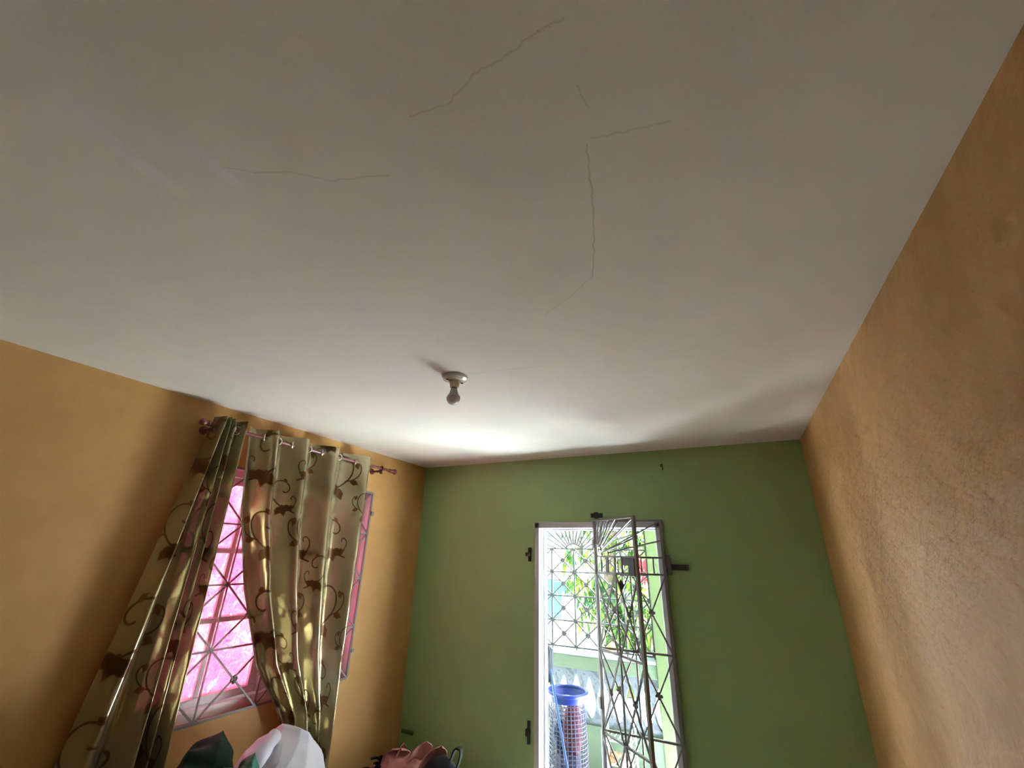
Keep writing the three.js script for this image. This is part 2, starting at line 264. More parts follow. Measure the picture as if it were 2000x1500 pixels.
{ // burglar bars flush with the room side of the window
  const g = group('window_grille'); tag(g, 'white iron grille with rosettes in front of the pink window', 'grille');
  const x = XL - 0.006, ys = [1.047, 1.358, 1.671, 1.984, 2.292], zs = [-2.606, -2.255, -1.935, -1.615, -1.291];
  const b = (n, ya, za, yb, zb, t = 0.009, dx = 0) => bar(n, g, V(x + dx, ya, za), V(x + dx, yb, zb), t, t, ironW);
  ys.forEach((y, i) => b('horizontal_bar', y, zs[0], y, zs[4], i % 4 ? 0.009 : 0.013)); zs.forEach((z, i) => b('vertical_bar', ys[0], z, ys[4], z, i % 4 ? 0.007 : 0.013));
  for (let i = 0; i < 4; i++) for (let j = 0; j < 4; j++) {
    b('diagonal_bar', ys[i], zs[j], ys[i + 1], zs[j + 1], 0.008, 0.004); b('diagonal_bar', ys[i], zs[j + 1], ys[i + 1], zs[j], 0.008, -0.003);
    rosette(g, x + 0.006, (ys[i] + ys[i + 1]) / 2, (zs[j] + zs[j + 1]) / 2, 0.02, ironW, Math.PI / 2);
  }
  mesh('fixing_lug', rboxAt(XL, XL + 0.008, 2.12, 2.15, -2.632, -2.606, 0.002), ironW, g); mesh('fixing_lug', rboxAt(XL, XL + 0.008, 1.197, 1.217, -2.632, -2.606, 0.002), ironW, g);
}

// ---------------------------------------------------------------- curtain rod and curtains
const RX = XL + 0.1, RY = 2.472;
{
  const g = group('curtain_rod', [RX, RY, 0]); tag(g, 'dark red wooden curtain rod with ball finials under the ceiling', 'curtain rod');
  const wood = mat(lin(0.16, 0.035, 0.028), { roughness: 0.3, clearcoat: 0.3 });
  mesh('pole', new THREE.CylinderGeometry(0.0105, 0.0105, 1.42, 20).rotateX(Math.PI / 2).translate(0, 0, -1.95), wood, g);
  for (const [z, s] of [[-1.24, 1], [-2.66, -1]]) {
    const f = new THREE.LatheGeometry([[0, 0.066], [0.012, 0.063], [0.0205, 0.052], [0.0215, 0.044], [0.018, 0.033], [0.011, 0.027], [0.011, 0.022], [0.016, 0.019], [0.016, 0.013], [0.012, 0.01], [0.015, 0.004], [0.015, -0.02], [0, -0.02]].map(p => new THREE.Vector2(...p)).reverse(), 20);
    f.rotateX(s * Math.PI / 2); f.translate(0, 0, z); mesh('finial', f, wood, g);
  }
  for (const z of [-1.256, -2.55]) { // brackets: a cup under the pole and an arm to the wall
    const b = sub('bracket', g, [0, 0, z]);
    mesh('cup', new THREE.TorusGeometry(0.0155, 0.006, 8, 20), wood, b); mesh('arm', new THREE.CylinderGeometry(0.008, 0.011, 0.09, 12).rotateZ(Math.PI / 2).translate(-0.052, -0.02, 0), wood, b);
    mesh('peg', new THREE.CylinderGeometry(0.009, 0.012, 0.03, 12).translate(0, -0.026, 0), wood, b); mesh('wall_plate', new THREE.CylinderGeometry(0.022, 0.022, 0.008, 18).rotateZ(Math.PI / 2).translate(-0.095, -0.02, 0), wood, b);
  }
}
// satin woven with leafy scrolls
const [satin, satinRough] = (() => {
  const n = 1024, mk = (bg, fg, fg2, rough) => {
    const cv = document.createElement('canvas'); cv.width = cv.height = n; const c = cv.getContext('2d'); c.fillStyle = bg; c.fillRect(0, 0, n, n);
    const wrap = f => { for (const dx of [-n, 0, n]) for (const dy of [-n, 0, n]) { c.save(); c.translate(dx, dy); f(); c.restore(); } };
    const vine = (x, y, s, flip) => wrap(() => {
      c.translate(x, y); c.scale(s * flip, s); c.strokeStyle = fg; c.lineCap = 'round';
      c.lineWidth = 13; c.beginPath(); c.moveTo(-150, 190); c.bezierCurveTo(-40, 150, 120, 90, 110, -40); c.bezierCurveTo(105, -130, 0, -160, -60, -90); c.bezierCurveTo(-95, -40, -50, 10, -10, -20); c.stroke();
      c.lineWidth = 10; c.beginPath(); c.moveTo(60, 70); c.bezierCurveTo(150, 60, 190, 0, 170, -60); c.bezierCurveTo(160, -90, 125, -85, 128, -60); c.stroke();
      c.beginPath(); c.moveTo(-90, 165); c.bezierCurveTo(-150, 120, -170, 60, -130, 30); c.bezierCurveTo(-110, 15, -90, 40, -105, 55); c.stroke();
      c.fillStyle = fg2; // leaf cluster
      for (const [lx, ly, a, l, w] of [[-10, 110, 0.3, 95, 30], [-30, 120, 1.1, 80, 26], [0, 130, -0.5, 80, 26], [-70, 150, 1.9, 60, 20], [95, 60, -1.2, 60, 18], [-40, -110, -2.4, 46, 15], [125, -95, -0.4, 50, 15]]) {
        c.save(); c.translate(lx, ly); c.rotate(a); c.scale(1.35, 1.3); c.beginPath(); c.moveTo(0, 0); c.quadraticCurveTo(w, l * 0.2, w * 0.8, l * 0.45); c.quadraticCurveTo(w * 1.2, l * 0.55, w * 0.5, l * 0.75); c.lineTo(0, l); c.lineTo(-w * 0.5, l * 0.75); c.quadraticCurveTo(-w * 1.2, l * 0.55, -w * 0.8, l * 0.45); c.quadraticCurveTo(-w, l * 0.2, 0, 0); c.fill(); c.restore();
      }
    });
    vine(240, 230, 1.05, 1); vine(760, 740, 1.05, -1); vine(740, 210, 0.9, 1); vine(250, 740, 0.9, -1); vine(510, 480, 0.7, -1); vine(1000, 990, 0.7, 1);
    const t = new THREE.CanvasTexture(cv); t.wrapS = t.wrapT = THREE.RepeatWrapping; t.magFilter = THREE.LinearFilter; if (!rough) t.colorSpace = THREE.SRGBColorSpace; return t;
  };
  return [mk('rgb(182,172,138)', 'rgb(72,52,26)', 'rgb(88,60,30)', false), mk('rgb(0,50,0)', 'rgb(0,95,0)', 'rgb(0,95,0)', true)];
})();
const satinM = mat(0xffffff, { map: satin, roughnessMap: satinRough, roughness: 1, metalness: 0.64, transmission: 0.11, thickness: 0, side: THREE.DoubleSide });
// levels: list of [y, [[z, off], ...]] from top to bottom; the cloth follows a smooth curve through the plan points at every height
function curtainGeo(levels, nu, nv, off0, ripple) {
  const yT = levels[0][0], yB = levels.at(-1)[0], P = [], UV = [], I = [];
  const plan = y => { let i = 0; while (i < levels.length - 2 && y < levels[i + 1][0]) i++; const [ya, A] = levels[i], [yb, B] = levels[i + 1], t = Math.min(1, Math.max(0, (ya - y) / (ya - yb))); return A.map((a, k) => V(XL + a[1] + (B[k][1] - a[1]) * t, 0, a[0] + (B[k][0] - a[0]) * t)); };
  const top = new THREE.CatmullRomCurve3(plan(yT)); const N = top.points.length - 1, S = []; let s = 0, last = null;
  for (let i = 0; i <= nu; i++) { const q = top.getPoint(i / nu); if (last) s += q.distanceTo(last); S.push(s); last = q; }
  for (let j = 0; j <= nv; j++) {
    const y = yT + (yB - yT) * j / nv, cu = new THREE.CatmullRomCurve3(plan(y));
    for (let i = 0; i <= nu; i++) {
      const q = cu.getPoint(i / nu), d = Math.min(1, (yT - y) / 0.15), w = ripple * d * (n3(i / nu * 17, y * 5 + off0, 3 + off0) + 0.6 * n3(i / nu * 38, y * 13 + off0, 7));
      P.push(q.x + w, y, q.z + w * 0.5); UV.push((S[i] + off0) / 0.86, y / 0.86);
    }
  }
  for (let j = 0; j < nv; j++) for (let i = 0; i < nu; i++) { const a = j * (nu + 1) + i, b = a + 1, c = a + nu + 1, d = c + 1; I.push(a, c, b, b, c, d); }
  const g = new THREE.BufferGeometry(); g.setAttribute('position', new THREE.Float32BufferAttribute(P, 3)); g.setAttribute('uv', new THREE.Float32BufferAttribute(UV, 2)); g.setIndex(I); g.computeVertexNormals(); return g;
}
const ringM = mat(lin(0.75, 0.74, 0.72), { metalness: 0.9, roughness: 0.25 }), ringG = new THREE.TorusGeometry(0.021, 0.0045, 8, 24);
function eyelets(parent, list) { for (const [z, yaw] of list) { const o = mesh('eyelet', ringG, ringM, parent); o.position.set(RX, RY, z); o.rotation.y = yaw; } }
{
  const top = [[-1.262, .06], [-1.281, .155], [-1.292, .065], [-1.303, .155], [-1.316, .065], [-1.331, .155], [-1.362, .05], [-1.392, .155], [-1.412, .085]];
  const low = [[-1.075, .05], [-1.15, .125], [-1.232, .07], [-1.305, .162], [-1.33, .10], [-1.356, .165], [-1.39, .09], [-1.43, .155], [-1.462, .10]];
  const floorL = [[-1.01, .05], [-1.10, .125], [-1.20, .07], [-1.30, .162], [-1.33, .10], [-1.37, .165], [-1.41, .09], [-1.46, .15], [-1.50, .10]];
  const g = group('curtain'); tag(g, 'narrow bunched gold satin curtain panel hanging left of the window', 'curtain', 'gold satin curtains');
  mesh('fabric', curtainGeo([[2.524, top], [1.02, low], [0.06, floorL]], 220, 110, 0.13, 0.0035), satinM, g);
  eyelets(g, [[-1.286, 0.5], [-1.297, 0.5], [-1.310, 0.5], [-1.323, 0.5], [-1.346, 0.5], [-1.377, 0.5], [-1.404, 0.5]]);
}
{
  const us = [[0, .075], [.06, .05], [.135, .155], [.24, .048], [.362, .155], [.48, .048], [.61, .155], [.775, .05], [.955, .15], [1.0, .115]];
  const lev = (y, zl, zr, k) => [y, us.map(([u, o]) => [zl + (zr - zl) * u, 0.105 + (o - 0.105) * k])];
  const g = group('curtain'); tag(g, 'wide gold satin curtain panel swept aside and tucked behind the laundry', 'curtain', 'gold satin curtains');
  mesh('fabric', curtainGeo([lev(2.524, -1.455, -2.405, 1), lev(2.05, -1.53, -2.405, 1), lev(1.65, -1.655, -2.41, .95), lev(1.26, -1.83, -2.415, .85), lev(.975, -2.05, -2.42, .7), lev(.8, -2.12, -2.425, .7), lev(.06, -2.1, -2.43, .7)], 260, 110, 0.9, 0.0035), satinM, g);
  const z = u => -1.455 - .95 * u; eyelets(g, [[z(.097), -0.75], [z(.187), 0.75], [z(.30), -0.75], [z(.42), 0.75], [z(.545), -0.75], [z(.69), 0.85], [z(.865), -0.85], [z(.985), 0.6]].map(([a, b]) => [a, b]));
}

// ---------------------------------------------------------------- bed with laundry (below the window)
{
  const g = group('bed', [-1.8, 0, -2.2]); tag(g, 'low bed under the window that carries the laundry', 'bed');
  const w = mat(lin(0.2, 0.09, 0.04), { roughness: 0.4 }), c = mat(lin(0.5, 0.44, 0.38));
  mesh('bed_frame', rboxAt(-0.46, 0.46, 0.2, 0.32, -0.97, 0.95, 0.01), w, g); mesh('mattress', rboxAt(-0.45, 0.45, 0.32, 0.5, -0.95, 0.93, 0.05), c, g);
  for (const x of [-0.41, 0.41]) for (const z of [-0.9, 0.88]) mesh('bed_leg', rboxAt(x - 0.03, x + 0.03, 0, 0.2, z - 0.03, z + 0.03, 0.006), w, g);
}
const crease = t => 2 * Math.abs(Math.sin(t)) ** .8 - 1;
const fold = (p, f, a) => a * (0.8 * crease(f * .45 * (p.x - p.z * .6 + p.y * .5) + 1.6 * Math.sin(p.z * 8 + p.y * 6)) + 0.8 * crease(f * .38 * (p.z + p.y * .9) + 1.3 * Math.sin(p.x * 10 + 1)) + 0.5 * (Math.sin(f * (p.x * 1.1 + p.z * 1.6) + 3 * Math.sin(p.y * 7 + p.z * 4)) + 0.7 * Math.sin(f * 1.7 * (p.y * 1.2 - p.z) + 2.5 * Math.sin(p.x * 9 + p.y * 5))));
const floorCut = (d, p, y) => Math.max(d, y - p.y);
{
  let g = group('white_sheet', [-2.1, 0.5, -1.81]); tag(g, 'crumpled white sheet heaped below the window by the curtain', 'sheet');
  mesh('cloth', sdfMesh(p => floorCut(smin(smin(ellipsoid(p, [0, 0.24, 0], [0.17, 0.30, 0.22]), ellipsoid(p, [0.03, 0.1, 0.10], [0.2, 0.33, 0.18]), 0.12), ellipsoid(p, [0.0, 0.12, -0.06], [0.19, 0.32, 0.19]), 0.1) + fold(p, 30, 0.0055), p, 0.005), [0, 0.28, 0.05], 0.42, 72), mat(lin(0.66, 0.64, 0.72), { roughness: 0.8 }), g);
  mesh('twisted_edge', sdfMesh(p => Math.min(smin(capsule(p, [0.05, 0.545, 0.1], [0.1, 0.51, 0.21], 0.03, 0.034), capsule(p, [0.1, 0.51, 0.21], [0.12, 0.40, 0.37], 0.034, 0.04), 0.04), 9) + fold(p, 38, 0.004), [0.09, 0.47, 0.24], 0.24, 60), mat(lin(0.66, 0.62, 0.74), { roughness: 0.8 }), g);
  g = group('dark_green_cloth', [-2.15, 0.5, -1.44]); tag(g, 'dark green cloth bunched left of the white sheet', 'clothing');
  mesh('cloth', sdfMesh(p => floorCut(smin(ellipsoid(p, [-0.02, 0.28, -0.08], [0.12, 0.27, 0.08]), ellipsoid(p, [0, 0.2, 0.05], [0.13, 0.27, 0.13]), 0.2) + fold(p, 38, 0.005), p, 0.005), [0, 0.3, 0], 0.36, 64), mat(lin(0.012, 0.05, 0.035), { roughness: 0.9, sheen: 0.3 }), g);
  g = group('bright_green_cloth', [-1.93, 0.5, -1.465]); tag(g, 'emerald green satin cloth in front of the white sheet', 'clothing');
  mesh('cloth', sdfMesh(p => floorCut(smin(ellipsoid(p, [0, 0.2, 0], [0.08, 0.36, 0.11]), ellipsoid(p, [-0.03, 0.3, -0.06], [0.06, 0.24, 0.06]), 0.05) + fold(p, 40, 0.006), p, 0.005), [0, 0.28, 0], 0.34, 64), mat(lin(0.01, 0.16, 0.09), { roughness: 0.5 }), g);
}
{ // pink garment, black handbag, dark feathered hat at the far end of the bed
  let g = group('pink_garment', [-1.9, 0.52, -2.62]); tag(g, 'crumpled pink garment with curled ends beside the black bag', 'clothing');
  const pk = mat(lin(0.5, 0.23, 0.2), { roughness: 0.85, sheen: 0.3, side: THREE.DoubleSide });
  mesh('cloth', sdfMesh(p => { let d = floorCut(ellipsoid(p, [-0.02, 0.06, 0], [0.2, 0.14, 0.11]), p, 0.005); d = smin(d, ellipsoid(p, [-0.15, 0.11, 0], [0.08, 0.09, 0.06]), 0.08); return d + fold(p, 40, 0.006); }, [0, 0.15, 0], 0.3, 60), pk, g);
  const flap = (base, lean, W, L, curl, turn) => { // a tongue of cloth that stands up and curls over
    const nu = 10, nv = 14, P = [], I = [], th = .005;
    for (const sd of [1, -1]) for (let j = 0; j <= nv; j++) for (let i = 0; i <= nu; i++) { const t = j / nv, r = i / nu * 2 - 1, w = W * Math.sqrt(Math.max(.02, 1 - t ** 4)) * (.8 + .2 * Math.sin(t * 3)), x = r * w + lean * t, y = L * t - curl * .6 * t ** 4, z = curl * t ** 3 + r * r * .02 + .004 * Math.sin(r * 6 + t * 9) + sd * th; const c = Math.cos(turn), q = Math.sin(turn); P.push(base[0] + x * c + z * q, base[1] + y, base[2] - x * q + z * c); }
    const M = (nu + 1) * (nv + 1), id = (s, j, i) => s * M + j * (nu + 1) + i;
    for (let j = 0; j < nv; j++) for (let i = 0; i < nu; i++) { I.push(id(0, j, i), id(0, j, i + 1), id(0, j + 1, i), id(0, j, i + 1), id(0, j + 1, i + 1), id(0, j + 1, i)); I.push(id(1, j, i), id(1, j + 1, i), id(1, j, i + 1), id(1, j, i + 1), id(1, j + 1, i), id(1, j + 1, i + 1)); }
    for (let j = 0; j < nv; j++) for (const [i, f] of [[0, 1], [nu, 0]]) { const q = [id(0, j, i), id(0, j + 1, i), id(1, j, i), id(1, j + 1, i)]; f ? I.push(q[0], q[1], q[2], q[2], q[1], q[3]) : I.push(q[0], q[2], q[1], q[2], q[3], q[1]); }
    for (let i = 0; i < nu; i++) I.push(id(0, nv, i), id(0, nv, i + 1), id(1, nv, i), id(1, nv, i), id(0, nv, i + 1), id(1, nv, i + 1));
    const ge = new THREE.BufferGeometry(); ge.setAttribute('position', new THREE.Float32BufferAttribute(P, 3)); ge.setAttribute('uv', new THREE.Float32BufferAttribute(new Array(P.length / 3 * 2).fill(0), 2)); ge.setIndex(I); ge.computeVertexNormals(); return ge;
  };
  for (const a of [[[-.16, .10, .0], .05, .085, .17, .06, .5], [[-.1, .12, .03], .03, .045, .11, -.03, .8], [[.0, .10, .0], .06, .07, .21, .04, .7], [[.09, .09, .01], .09, .075, .22, .04, .5], [[.03, .07, .06], .16, .075, .14, .05, .6]]) mesh('curled_end', flap(...a), pk, g);
  g = group('black_handbag', [-1.71, 0.5, -2.60]); tag(g, 'black handbag with a short loop strap by the pink garment', 'bag');
  const bk = mat(lin(0.012, 0.014, 0.02), { roughness: 0.85 });
  mesh('bag_body', sdfMesh(p => floorCut(smin(ellipsoid(p, [0, 0.1, 0], [0.14, 0.165, 0.075]), ellipsoid(p, [0.06, 0.06, 0], [0.09, 0.15, 0.07]), 0.05) + fold(p, 20, 0.003), p, 0.005), [0, 0.12, 0], 0.24, 52), bk, g);
  { const cur = new THREE.CatmullRomCurve3([V(.05, .21, 0), V(.085, .27, 0), V(.115, .322, .005), V(.145, .32, .005), V(.14, .27, 0), V(.105, .2, 0)]); const s = new THREE.Shape([[-.013, -.004], [.013, -.004], [.013, .004], [-.013, .004]].map(q => new THREE.Vector2(...q))); mesh('strap', new THREE.ExtrudeGeometry(s, { steps: 40, extrudePath: cur, bevelEnabled: false }), bk, g); }
  g = group('feathered_hat', [-2.16, 0.5, -2.6]); tag(g, 'grey cap with a ragged black feather trim left of the pink garment', 'hat');
  mesh('crown', sdfMesh(p => floorCut(ellipsoid(p, [0, 0, 0], [0.15, 0.125, 0.12]), p, 0.005), [0, 0.05, 0], 0.2, 40), mat(lin(0.18, 0.15, 0.2), { roughness: 0.9 }), g);
  mesh('brim', new THREE.CylinderGeometry(0.19, 0.2, 0.012, 32).translate(0, 0.012, 0), bk, g);
  const fe = []; for (let k = 0; k < 34; k++) { const a = rr(-0.5, 3.4), l = rr(.05, .11), b = [.05 + rr(-.04, .05), .11 + rr(-.03, .04), rr(-.03, .05)]; fe.push(tube([V(...b), V(b[0] + Math.cos(a) * l * .5, b[1] + Math.abs(Math.sin(a)) * l * .7, b[2]), V(b[0] + Math.cos(a) * l, b[1] + Math.sin(a) * l * .55, b[2] + .01)], rr(.004, .009), 6, 5)); }
  mesh('feather_trim', mergeGeometries(fe), bk, g);
}

// ---------------------------------------------------------------- porch
const ZP = -4.9, porchGreen = mat(lin(0.05, 0.072, 0.048), { roughness: 0.7, bumpMap: rep(bumpWall, 1), bumpScale: 0.003 });
struct(mesh('porch_floor', boxAt(-4.6, 1.6, -0.2, 0, -5.15, ZB - T), mat(lin(0.70, 0.70, 0.69), { roughness: 0.6 })), 'pale concrete floor of the porch', 'floor');
struct(mesh('porch_roof', boxAt(-4.6, 1.6, 2.72, 2.86, -5.0, ZB - T), mat(lin(0.6, 0.6, 0.56))), 'concrete slab roof over the porch', 'roof');
tag(mesh('porch_pillar', rboxAt(-0.8, -0.53, 0, 2.72, -5.04, -4.78, 0.012), mat(lin(0.043, 0.062, 0.022), { roughness: 0.7 })), 'olive green porch pillar right of the porch grille', 'pillar');
tag(mesh('porch_pillar', rboxAt(-2.68, -2.41, 0, 2.72, -5.04, -4.78, 0.012), porchGreen), 'green porch pillar left of the porch grille', 'pillar');
{
  const g = group('porch_balustrade', [0, 0, ZP]); tag(g, 'green porch parapet with vase shaped concrete openings', 'balustrade');
  const conc = mat(lin(0.085, 0.096, 0.13), { roughness: 0.85, map: dataTex(256, (u, v) => { const s = fbm(u, v, 30, 2, 90) > 0.66 ? 0.62 : 1, a = 0.86 + (fbm(u, v, 6, 4, 91) - .5) * .3; return [s * a, s * a, s * a]; }) });
  mesh('handrail', rboxAt(-2.41, -0.8, 0.81, 0.93, -0.1, 0.1, 0.008), porchGreen, g); mesh('ledge', rboxAt(-2.41, -0.8, 0.93, 0.962, -0.17, 0.115, 0.008), mat(lin(0.13, 0.165, 0.18), { roughness: 0.6 }), g);
  mesh('base_wall', boxAt(-2.41, -0.8, 0, 0.37, -0.1, 0.1), porchGreen, g);
  const n = 6, pw = 1.61 / n, h = 0.44, hw = t => 0.006 + 0.062 * Math.sin(Math.PI * Math.min(1, t ** 0.85)) ** 1.1 * (0.72 + 0.5 * (1 - t)); // half width of an opening, t from foot to tip
  for (let k = 0; k < n; k++) {
    const s = new THREE.Shape(), N = 14, y0 = 0, tip = 0.93;
    const side = (sg) => { const o = []; for (let i = 0; i <= N; i++) { const t = i / N; o.push([sg * (pw / 2 - (t < tip ? hw(t / tip) * 0.92 : 0.004)), 0.03 + t * (h - 0.04)]); } return o; };
    const L = side(-1), R = side(1).reverse();
    s.moveTo(-pw / 2 + 0.001, y0); L.forEach(p => s.lineTo(...p)); s.lineTo(-pw / 2 + 0.001, h); s.lineTo(pw / 2 - 0.001, h); R.forEach(p => s.lineTo(...p)); s.lineTo(pw / 2 - 0.001, y0);
    const o = new THREE.Path(), pts = []; for (let i = 0; i <= N; i++) { const t = i / N; pts.push([hw(t * .96 + .02) * 0.9, 0.035 + t * 0.345]); } o.moveTo(pts[0][0], pts[0][1]); pts.slice(1).forEach(p => o.lineTo(...p)); o.quadraticCurveTo(0, pts[N][1] + 0.05, -pts[N][0], pts[N][1]); pts.slice().reverse().forEach(p => o.lineTo(-p[0], p[1])); s.holes.push(o);
    mesh('baluster_block', new THREE.ExtrudeGeometry(s, { depth: 0.045, bevelEnabled: true, bevelSize: 0.003, bevelThickness: 0.006, bevelSegments: 2 }).translate(-2.41 + pw * (k + .5), 0.37, 0.02), conc, g);
  }
}
{
  const g = group('porch_grille', [0, 0, ZP + 0.03]); tag(g, 'dark iron porch grille with a sunburst above the parapet', 'grille');
  const cx = -1.606, pw = 0.262, xs = [-3, -2, -1, 0, 1, 2, 3].map(k => cx + k * pw), ys = [0.985, 1.224, 1.462, 1.7, 1.94], yt = 2.7;
  const b = (n, xa, ya, xb, yb, t = 0.015, z = 0) => bar(n, g, V(xa, ya, z), V(xb, yb, z), t, t, ironPorch);
  for (const y of ys) b('horizontal_bar', xs[0] - .015, y, xs[6] + .015, y); b('horizontal_bar', xs[0], yt, xs[6], yt); for (const x of xs) { b('vertical_bar', x, 0.985, x, 1.94); b('foot', x + 0.002, .9625, x + 0.002, .985, .012); }
  b('vertical_bar', xs[0], 1.94, xs[0], yt); b('vertical_bar', xs[6], 1.94, xs[6], yt);
  for (let i = 0; i < 6; i++) for (let j = 0; j < 4; j++) { b('diagonal_bar', xs[i], ys[j], xs[i + 1], ys[j + 1], 0.013, 0.003); b('diagonal_bar', xs[i], ys[j + 1], xs[i + 1], ys[j], 0.013, -0.003); rosette(g, (xs[i] + xs[i + 1]) / 2, (ys[j] + ys[j + 1]) / 2, 0.005, 0.026, ironPorch); }
  const r = .118, cy = 1.94 - .063, pts = []; for (let k = 0; k <= 16; k++) { const a = (0.18 + 0.64 * k / 16) * Math.PI; pts.push(V(cx + Math.cos(a) * r, cy + Math.sin(a) * r, 0)); } mesh('sun_arc', tube(pts, .009, 24, 6), ironPorch, g);
  for (let k = 0; k < 17; k++) { const a = (0.045 + 0.91 * k / 16) * Math.PI, c = Math.cos(a), s = Math.sin(a), y0 = Math.max(cy, 1.945), r0 = Math.max(r, (1.945 - cy) / s), L = Math.min(3 * pw / Math.abs(c), (yt - cy) / s); b('ray_bar', cx + c * r0, cy + s * r0, cx + c * L, cy + s * L, .014); }
}
const HX = -1.357, HZ = -3.85;
// laundry hamper, mop, white rack and fruit on the porch
{
  const g = group('laundry_hamper', [HX, 0, HZ]); tag(g, 'tall blue rimmed mesh laundry hamper on the porch', 'hamper');
  const blue = mat(lin(0.008, 0.022, 0.2), { roughness: 0.35 }), mesh_ = mat(lin(0.05, 0.042, 0.11), { roughness: 0.6 });
  const rad = y => 0.118 + 0.03 * Math.sin(Math.min(1, y / 0.8) * Math.PI * .9);
  mesh('rim', new THREE.TorusGeometry(0.157, 0.013, 10, 48).rotateX(Math.PI / 2).translate(0, 0.858, 0), blue, g);
  mesh('collar', new THREE.LatheGeometry([[.143, .80], [.161, .855], [.152, .859], [.136, .80]].map(p => new THREE.Vector2(...p)), 48), blue, g);
  for (let k = 0; k < 30; k++) { const y = 0.785 - k * 0.0262; mesh('hoop', new THREE.TorusGeometry(rad(y), 0.0035, 5, 36).rotateX(Math.PI / 2).translate(0, y, 0), mesh_, g); }
  for (let k = 0; k < 30; k++) { const a = k / 30 * Math.PI * 2, pts = []; for (let i = 0; i <= 8; i++) { const y = .02 + .785 * i / 8; pts.push(V(Math.cos(a) * rad(y), y, Math.sin(a) * rad(y))); } mesh('upright', tube(pts, .003, 10, 4), mesh_, g); }
  mesh('base', new THREE.CylinderGeometry(.118, .115, .02, 36).translate(0, .01, 0), blue, g);
  for (const [n, c, y0, y1, r, col] of [['dark_laundry', [0, 0], .02, .34, .125, lin(.025, .02, .06)]]) { const o = tag(mesh(n, sdfMesh(p => floorCut(Math.max(ellipsoid(p, [0, .17, 0], [.118, .5, .118]), p.y - .46) + fold(p, 24, .006), p, .005), [0, .24, 0], .3, 52), mat(col)), 'dark blue laundry at the bottom of the mesh hamper', 'clothing'); o.position.set(HX, .02, HZ); }
  let o = tag(mesh('red_laundry', sdfMesh(p => ellipsoid(p, [0.03, 0, 0.02], [.078, .19, .085]) + fold(p, 24, .006), [0, 0, 0], .26, 48), mat(lin(.075, .008, .02))), 'red cloth showing through the mesh hamper', 'clothing'); o.position.set(HX + .01, .62, HZ - .01);
  o = tag(mesh('blue_laundry', sdfMesh(p => ellipsoid(p, [0, 0, 0], [.05, .11, .06]) + fold(p, 24, .006), [0, 0, 0], .18, 40), mat(lin(.012, .03, .12))), 'blue cloth inside the left of the mesh hamper', 'clothing'); o.position.set(HX - .07, .58, HZ);
}
{
  const g = group('mop', [0, 0, 0]); tag(g, 'blue handled mop leaning head up in front of the hamper', 'mop');
  const a = V(-1.16, 0.0, -3.55), b = V(-1.47, 1.12, -3.72), bl = mat(lin(0.03, 0.07, 0.28), { roughness: 0.35 }); bar('handle', g, a, b, .02, .02, bl, true);
  mesh('mop_clamp', new THREE.CylinderGeometry(.02, .026, .07, 14).translate(-1.475, 1.15, -3.723), mat(lin(.03, .03, .05)), g);
  const st = []; for (let k = 0; k < 26; k++) { const t = k / 26 * 6.283; st.push(tube([V(-1.475, 1.16, -3.723), V(-1.475 + Math.cos(t) * .035, 1.15 + rr(0, .02), -3.723 + Math.sin(t) * .035), V(-1.48 + Math.cos(t) * .045, 1.06, -3.723 + Math.sin(t) * .045), V(-1.48 + Math.cos(t) * .04, rr(.9, .98), -3.723 + Math.sin(t) * .04)], .006, 10, 5)); }
  mesh('mop_strands', mergeGeometries(st), mat(lin(.06, .065, .09), { roughness: 1 }), g);
}
{
  const g = group('wire_rack', [-1.1, 0, -4.42]); tag(g, 'small white wire rack standing on the porch behind the gate', 'rack');
  const w = mat(lin(.7, .7, .72), { roughness: .4 });
  for (const x of [-.12, .12]) for (const z of [-.1, .1]) bar('post', g, V(x, 0, z), V(x, .5, z), .014, .014, w, true);
  for (const y of [.12, .28, .44]) { for (const z of [-.1, .1]) bar('shelf_edge', g, V(-.12, y, z), V(.12, y, z), .008, .008, w, true); for (let k = 0; k < 7; k++) bar('shelf_wire', g, V(-.12 + .04 * k, y, -.1), V(-.12 + .04 * k, y, .1), .005, .005, w, true); }
  for (const x of [-.12, .12]) mesh('top_hook', tube([V(x, .5, .1), V(x, .53, .08), V(x, .53, .05), V(x, .505, .04)], .006, 14, 6), w, g);
  const sh = (x, col, lab, y) => { const s = group('sandal', [-1.1 + x, y, -4.42]); tag(s, lab, 'sandal'); mesh('sole', rboxAt(-.035, .035, 0, .022, -.11, .11, .01), mat(col), s); mesh('strap', tube([V(-.033, .015, .01), V(-.02, .055, .03), V(.02, .055, .03), V(.033, .015, .01)], .009, 18, 6), mat(col), s); };
  sh(-.05, lin(.24, .13, .08), 'brown sandal on the middle shelf of the white rack', .285); sh(.05, lin(.5, .33, .28), 'pinkish sandal on the middle shelf of the white rack', .285);
}
{
  const o = new THREE.SphereGeometry(.055, 20, 14); o.scale(1, .82, 1); const g = group('orange_fruit', [-1.255, .962 + .046, ZP - 0.055]); tag(g, 'round orange fruit lying on the porch ledge', 'fruit');
  mesh('flesh', o, mat(lin(.4, .12, .012), { roughness: .5 }), g); mesh('stem', new THREE.CylinderGeometry(.005, .007, .02, 8).translate(0, .05, 0), mat(lin(.15, .12, .04)), g);
}

